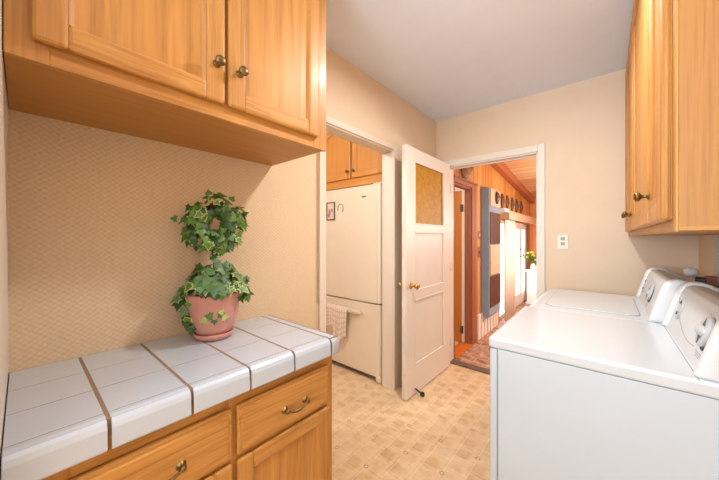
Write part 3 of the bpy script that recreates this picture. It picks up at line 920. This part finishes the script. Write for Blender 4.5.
# lower mass spilling over the rim
m = MB()
for i in range(260):
    a = rnd.uniform(0, 2 * PI); q = rnd.random()
    d = side * math.cos(a) + view * math.sin(a)
    r = .035 + .085 * math.sqrt(q)
    hgt = .335 - .150 * (r / .12) ** 1.6 + rnd.uniform(-.035, .012)
    if math.cos(a) > .75: r *= 1.05
    p = Vector((PX, PY, CT + hgt)) + d * r
    if d.dot(view) > .3 and hgt < .205: continue
    g = rnd.choices((0, 1, 2), (.34, .3, .36))[0]
    leaf(m, p, d * .7 + Vector((rnd.uniform(-.4, .4), rnd.uniform(-.4, .4), .75)) + view * .4, d * .6 + Vector((rnd.uniform(-.6, .6), rnd.uniform(-.6, .6), -.7)), rnd.uniform(.032, .050), g, rnd.random() < .22)
for i in range(46):        # trail on the left
    s_ = rnd.random()
    d = side * (-.086 - .010 * math.sin(s_ * 3) + rnd.uniform(-.022, .018)) + view * (rnd.uniform(-.02, .06))
    p = Vector((PX, PY, CT + .225 - .165 * s_)) + d * (1 - .12 * s_)
    leaf(m, p, -side * .5 + view * .9 + Vector((rnd.uniform(-.4, .4), rnd.uniform(-.4, .4), .2)), Vector((rnd.uniform(-.4, .4), rnd.uniform(-.4, .4), -1)), rnd.uniform(.024, .036), rnd.choice((0, 2, 2, 1)), rnd.random() < .5)
for i in range(30):        # spray on the right
    d = side * (.095 + rnd.uniform(-.02, .035)) + view * rnd.uniform(-.03, .05)
    p = Vector((PX, PY, CT + .215 + rnd.uniform(-.055, .03))) + d
    leaf(m, p, side * .5 + view * .8 + Vector((rnd.uniform(-.4, .4), rnd.uniform(-.4, .4), .4)), side * .4 + Vector((0, 0, -1)), rnd.uniform(.026, .038), rnd.choice((0, 2, 0, 1)), rnd.random() < .3)
f = m.build('foliage', leafmats, t); f['label'] = 'cream-edged ivy spilling over the pot rim'
# raised leaf ornament on the pot
m = MB()
ctr = Vector((PX, PY, CT + .100)) 
for ang, dz, sz, g, up in ((-.28, -.006, .024, 3, (-1, -.25)), (-.05, .008, .024, 0, (-1, .1)), (.12, .010, .022, 0, (1, .1)), (.30, -.002, .024, 3, (1, -.15)), (.0, -.006, .018, 2, (0, -1)), (.2, .012, .018, 3, (.6, .6))):
    d = (view * math.cos(ang) + side * math.sin(ang)); tang = side * math.cos(ang) - view * math.sin(ang)
    leaf(m, ctr + Vector((0, 0, dz)) + d * (.0935 + dz * .2), d, tang * up[0] + Vector((0, 0, up[1])), sz * 1.35, g, False)
m.build('leaf_ornament', leafmats, pot)

# ------------------------------------------------------------------ ceiling lamp (just above the frame)
LX, LY = -.36, 1.38
t = thing('ceiling_lamp', (LX, LY, ZC), 'small round flush ceiling lamp over the laundry floor', 'ceiling light')
MB().lathe([(0, 0), (.085, 0), (.085, -.02), (.07, -.024), (0, -.024)], (LX, LY, ZC), seg=32).build('lamp_base', M['white_trim'], t)
MB().lathe([(.066, -.024), (.07, -.034), (.055, -.055), (.03, -.066), (0, -.069)], (LX, LY, ZC), seg=32).build('lamp_shade', M['lamp_glass'], t)

# ------------------------------------------------------------------ hall beyond the doorway
HY0 = YB + WT
struct(MB().box(XH - .12, 1.6, YB + .02, YE + .1, -.06, 0).build('floor_hall', M['brick']))
HW = .07
HD0, HD1, HDZ = 2.98, 3.505, 1.88      # side doorway
# window and glazed door openings in the plank wall
G0, G1, GZ = 4.72, 6.90, 1.56
zt = lambda y: 2.415 - .110 * (y - 4.385)
w = MB()
w.box(XH - HW, XH, HY0, HD0, 0, 2.7); w.box(XH - HW, XH, HD0, HD1, HDZ, 2.7); w.box(XH - HW, XH, HD1, G0, 0, 2.7)
w.box(XH - .12, XH, G0, G1, GZ, 2.7); w.box(XH - .12, XH, G1, YE, 0, 2.7)
struct(w.build('wall_hall_left', M['pine_left']))
struct(MB().box(XH - .12, 1.6, YE, YE + .1, 0, 2.6).build('wall_hall_end', M['pine_end']))
struct(MB().box(1.5, 1.6, HY0, YE, 0, 2.7).build('wall_hall_right', M['pine_left']))
b = MB(); b.prism([(HY0 - .02, zt(HY0)), (YE + .1, zt(YE + .1)), (YE + .1, zt(YE + .1) + .08), (HY0 - .02, zt(HY0) + .08)], 'x', XH - .12, 1.6)
struct(b.build('ceiling_hall', M['pine_ceil']))
b = MB(); b.prism([(HY0, zt(HY0)), (YE, zt(YE)), (YE, zt(YE) - .115), (HY0, zt(HY0) - .135)], 'x', XH, XH + .09, 0, .004, 1)
struct(b.build('trim_6', M['beam']))
# side doorway
m = MB()
m.box(XH, XH + .018, HD1, HD1 + .155, 0, HDZ + .05, .003); m.box(XH, XH + .018, HD0 - .02, HD0, 0, HDZ + .05, .003)
m.box(XH, XH + .018, HD0, HD1, HDZ, HDZ + .05, .003); m.box(XH, XH + .03, HD0 - .03, HD1 + .17, HDZ + .05, HDZ + .068, .002)
m.box(XH - HW, XH + .001, HD1 - .02, HD1 + .01, 0, HDZ, .002); m.box(XH - HW, XH, HD0, HD1, HDZ - .02, HDZ + .01, .002)
struct(m.build('trim_7', M['redwood']))
struct(MB().box(XH - .12, XH + .03, HD0, HD1, 0, .014, .003).build('trim_8', M['orange_sill']))
d = struct(MB().box(-2.10, -1.345, HD1 - .012, HD1 + .023, .01, HDZ - .02, .002).build('door_2', M['orange_door']))
for z in (.12, 1.60): MB().box(-1.36, -1.325, HD1 - .026, HD1 - .014, z, z + .09, .002).build('hinge', M['pewter'], d)
struct(MB().box(XH - .105, XH - HW, HD1 - .014, HD1 + .06, 0, HDZ).build('trim_9', M['white_trim']))
# room behind that doorway
struct(MB().box(-3.2, XH - HW, HY0, 5.0, -.06, .002).build('floor_bedroom', M['plain_floor']))
struct(MB().box(-3.3, -3.2, HY0, 5.0, 0, 2.4).build('wall_bedroom', M['white_trim']))
struct(MB().box(-3.2, XH - .12, 4.55, 4.65, 0, 2.4).build('wall_bedroom_far', M['white_trim']))
struct(MB().box(-3.3, XH - .12, HY0, 5.0, 2.4, 2.45).build('ceiling_bedroom', M['ceiling']))

# wall heater: blue-grey case hung on the plank wall
hy0, hy1, hx = 3.875, 4.36, -1.14
t = thing('wall_heater', (XH, 4.1, .25), 'tall blue-grey wall heater with brown slatted front in the hall', 'heater')
b = MB(); b.prism([(XH, .30), (hx - .03, .24), (hx, .28), (hx, 1.93), (XH, 1.95)], 'y', hy0, hy1, 0, .004, 1)
b.build('case', M['heater_grey'], t)
def grille(z0, z1):
    m = MB(); m.box(hx, hx + .006, hy0 + .03, hy1 - .02, z0, z1)
    k = 9
    for i in range(k):
        y = hy0 + .045 + (hy1 - hy0 - .09) * i / (k - 1)
        m.box(hx + .004, hx + .016, y - .012, y + .012, z0 + .01, z1 - .01, .003)
    m.build('grille', M['heater_brown'], t)
grille(1.20, 1.62); grille(.38, .79)
o = MB().box(hx, hx + .012, hy0 + .03, hy1 - .02, .80, 1.19, .003).build('front_panel', M['pale_wood'], t); o['label'] = 'pale wood panel between the grilles'
o = MB().box(hx, hx + .012, hy0 + .03, hy1 - .02, 1.70, 1.92, .003).build('top_panel', M['pale_wood'], t)
m = MB()
def mask(name, c, w, h, d, mat, label, group=None, nrm='x', trim=None):
    """carved face: bulging oval with brow, nose, eye hollows and mouth"""
    t = thing(name, c, label, 'mask', group)
    b = bmesh.new(); bmesh.ops.create_icosphere(b, subdivisions=4, radius=1)
    for v in b.verts:
        x, y, z = v.co
        if x < 0: x *= .12
        wdt = w / 2 * (1 - .22 * max(0, -z) - .05 * z)
        dx = x * d
        if x > .3:
            nose = math.exp(-((y / .16) ** 2) - ((z + .05) / .28) ** 2) * .35
            eyes = sum(math.exp(-(((y - s * .36) / .18) ** 2) - ((z - .18) / .09) ** 2) for s in (-1, 1)) * .30
            mouth = math.exp(-((y / .3) ** 2) - ((z + .5) / .07) ** 2) * .28
            dx += d * (nose - eyes - mouth)
        v.co = (c[0] + dx + .12 * d, c[1] + y * wdt, c[2] + z * h / 2)
    m = MB(); m._add(b, 0, None, True); m.build('face', M[mat], t)
    for s in (-1, 1): MB().ball((c[0] + d * .80, c[1] + s * w * .17, c[2] + h * .09), w * .09, 0, .5, 1, .5, 2).build('eye', M['black'], t)
    MB().ball((c[0] + d * .78, c[1], c[2] - h * .25), w * .12, 0, .5, 1, .4, 2).build('mouth', M['black'], t)
    return t
mask('wall_mask', (hx + .012, 4.14, 1.82), .12, .17, .04, 'dark_brown', 'dark carved mask on the pale top panel of the wall heater')
mask('wall_mask', (XH, 3.27, 2.06), .15, .25, .08, 'mask_pale', 'large weathered carved mask above the side doorway in the hall')
names = ['nearest of the row of five dark carved masks above the valance', 'second of five dark carved masks, counted from the wall heater', 'middle one of five dark carved masks above the valance',
         'fourth of five dark carved masks, counted from the wall heater', 'farthest of the row of five dark carved masks above the valance']
for (y, z), n in zip(((4.83, 1.855), (5.13, 1.86), (5.45, 1.86), (5.76, 1.86), (6.12, 1.865)), names):
    mask('wall_mask', (XH, y, z), .085, .24, .035, 'dark_brown', n, 'row of carved masks over the valance')
t = thing('wall_shelf', (XH, 4.46, 1.62), 'small pale bracket shelf beside the top of the wall heater', 'shelf')
MB().box(XH, XH + .16, 4.38, 4.62, 1.655, 1.70, .004).build('shelf_board', M['vase'], t)
MB().prism([(XH, 1.655), (XH + .12, 1.655), (XH, 1.58)], 'y', 4.49, 4.51).build('bracket', M['vase'], t)
# pale slatted screen below heater
t = thing('slatted_screen', (XH, 4.15, 0), 'low white board screen on the bricks below the wall heater', 'screen')
for i in range(7):
    y = 3.72 + i * .128
    MB().box(XH, XH + .02, y, y + .092, .0, .31, .003).build('slat', M['white_trim'], t)
MB().box(XH, XH + .004, 3.72, 4.62, .03, .07).build('rail', M['seam'], t)
# switches
for z, lab, h in ((1.32, 'upper dark switch plate on the plank wall beside the side doorway', .10), (1.10, 'lower dark switch plate on the plank wall beside the side doorway', .14)):
    t = thing('light_switch', (XH, 3.78, z), lab, 'light switch')
    MB().box(XH, XH + .008, 3.745, 3.825, z - h / 2, z + h / 2, .003).build('switch_plate', M['redwood'], t)
    MB().box(XH + .006, XH + .016, 3.778, 3.792, z - .018, z + .018, .002).build('toggle', M['dark'] if z < 1.2 else M['ivory'], t)
# valance, curtain, glazing
t = thing('valance', (XH, 5.7, 1.6), 'long pale wooden valance box over the glazed hall door', 'valance')
MB().box(XH + .14, XH + .16, 4.62, 6.86, 1.555, 1.665, .003).box(XH, XH + .15, 4.62, 4.64, 1.56, 1.66, .003).box(XH, XH + .15, 6.84, 6.86, 1.56, 1.66, .003).build('valance_board', M['pale_wood'], t)
MB().box(XH, XH + .165, 4.61, 6.87, 1.665, 1.68, .003).build('top_board', M['pale_wood'], t)
m = MB(); n = 60
pa = []
for i in range(n + 1):
    y = 4.70 + .60 * i / n
    pa.append((XH + .085 + .022 * math.sin(i / n * PI * 14), y))
back = [(x - .006, y) for x, y in reversed(pa)]
m.prism(pa + back, 'z', .03, 1.60, smooth=True)
tag(m.build('curtain', M['curtain']), 'cream pleated curtain gathered beside the bright glazed door', 'curtain')
m = MB()
m.box(XH - .09, XH - .03, G0, G0 + .05, 0, GZ); m.box(XH - .09, XH - .03, 5.60, 5.68, 0, GZ); m.box(XH - .09, XH - .03, G0, 5.68, GZ - .05, GZ); m.box(XH - .09, XH - .03, G0, 5.68, 0, .06)
wf = struct(m.build('window_2', M['white_trim']))
MB().box(XH - .062, XH - .058, G0 + .05, 5.60, .06, GZ - .05).build('pane', M['pane'], wf)
m = MB()
for a, b in ((5.69, 5.80), (6.20, 6.32), (6.68, 6.79)): m.box(XH - .08, XH - .03, a, b, .01, GZ - .01, .003)
for a, b in ((.01, .22), (1.45, GZ - .01)): m.box(XH - .0795, XH - .0305, 5.69, 6.79, a, b, .003)
dr = struct(m.build('door_3', M['white_trim']))
MB().box(XH - .06, XH - .055, 5.80, 6.68, .22, 1.45).build('pane', M['pane'], dr)
m = MB(); m.tube([(XH - .03, 6.26, .93), (XH + .03, 6.26, .94), (XH + .035, 6.26, 1.06), (XH - .03, 6.26, 1.07)], .01); m.build('handle', M['black'], dr)

# flowers by the far end wall
fx, fyy = -1.085, 6.55
t = thing('pedestal', (fx, fyy, 0), 'white narrow stand under the flowers at the far end of the hall', 'stand')
MB().box(fx - .13, fx + .16, fyy - .12, fyy + .12, 0, .02).box(fx - .11, fx + .14, fyy - .10, fyy + .10, .02, .62, .004).build('column', M['vase'], t)
MB().box(fx - .14, fx + .17, fyy - .13, fyy + .13, .62, .65, .004).build('top', M['vase'], t)
t = thing('flower_vase', (fx, fyy, .65), 'vase of yellow flowers on the white stand at the hall end', 'flowers')
MB().lathe([(0, 0), (.05, 0), (.065, .05), (.05, .10), (.035, .13), (.04, .14), (0, .14)], (fx, fyy, .651), seg=24).build('vase', M['vase'], t)
m = MB(); f = MB()
for i in range(34):
    a = rnd.uniform(0, 6.28); r = rnd.uniform(.02, .15); h = rnd.uniform(.20, .36)
    p = Vector((fx + r * math.cos(a), fyy + r * math.sin(a), .65 + h))
    if i % 2: f.ball(p, rnd.uniform(.025, .038), 0, 1, 1, .6, 2)
    m.tube([(fx, fyy, .78), (fx + r * .5 * math.cos(a), fyy + r * .5 * math.sin(a), .72 + h * .6), p], .004, 5)
    leaf(m, p - Vector((0, 0, .05)), Vector((.5, -.5, .5)), Vector((math.cos(a), math.sin(a), .2)), .07, 0, False)
m.build('stems', M['stem'], t); f.build('blossoms', M['flower'], t)

# ------------------------------------------------------------------ light
def point(name, loc, power, rad, col):
    l = bpy.data.lights.new(name, 'POINT'); l.energy = power; l.shadow_soft_size = rad; l.color = col
    o = bpy.data.objects.new(name, l); o.location = loc; C.objects.link(o)
def area(name, loc, target, power, sx, sy, col):
    l = bpy.data.lights.new(name, 'AREA'); l.shape = 'RECTANGLE'; l.size = sx; l.size_y = sy; l.energy = power; l.color = col
    o = bpy.data.objects.new(name, l); o.location = loc
    o.rotation_euler = (Vector(target) - Vector(loc)).to_track_quat('-Z', 'Y').to_euler(); C.objects.link(o)
def disc(name, loc, power, dia, col):
    l = bpy.data.lights.new(name, 'AREA'); l.shape = 'DISK'; l.size = dia; l.energy = power; l.color = col
    o = bpy.data.objects.new(name, l); o.location = loc; C.objects.link(o)
disc('ceiling_lamp_light', (LX, LY, ZC - .085), 21, .13, (1.0, .97, .94))
point('kitchen_lamp_light', (-1.95, .75, 2.30), 32, .12, (1.0, .96, .90))
point('bedroom_fill_light', (-2.2, 3.3, 2.2), 20, .12, (1.0, .95, .88))  # added bare light, brightens the white walls beyond the side doorway
point('hall_fill_light', (.2, 4.6, 1.55), 105, .15, (1.0, .97, .93))  # added bare light with no fixture, brightens the hall boards and ceiling
area('rear_ceiling_fill', (-.43, YR - .2, 1.40), (-.43, YR + .8, 3.9), 185, 1.3, 1.25, (.74, .87, 1.0))  # added area light outside the rear opening, aimed up to brighten the ceiling
area('hall_window_daylight', (XH - .3, 5.7, .95), (.5, 5.4, .6), 45, 2.0, 1.4, (.95, .97, 1.0))

wd = bpy.data.worlds.new('daylight'); bpy.context.scene.world = wd; wd.use_nodes = True
wd.node_tree.nodes['Background'].inputs[0].default_value = (.93, .97, 1.0, 1); wd.node_tree.nodes['Background'].inputs[1].default_value = 1.5

# ------------------------------------------------------------------ camera
cam = bpy.data.cameras.new('camera'); co = bpy.data.objects.new('camera', cam); C.objects.link(co)
cam.sensor_width = 36; cam.sensor_fit = 'HORIZONTAL'; cam.lens = 288.85 / 719 * 36
cam.shift_y = -1.9 / 719; cam.clip_start = .01
co.location = (0, 0, 1.28); co.rotation_euler = (PI / 2, 0, math.radians(40.57))
S = bpy.context.scene
S.camera = co
S.view_settings.view_transform = 'Standard'; S.view_settings.look = 'None'
S.view_settings.exposure = 0.0; S.view_settings.gamma = 1.0; S.view_settings.use_curve_mapping = False
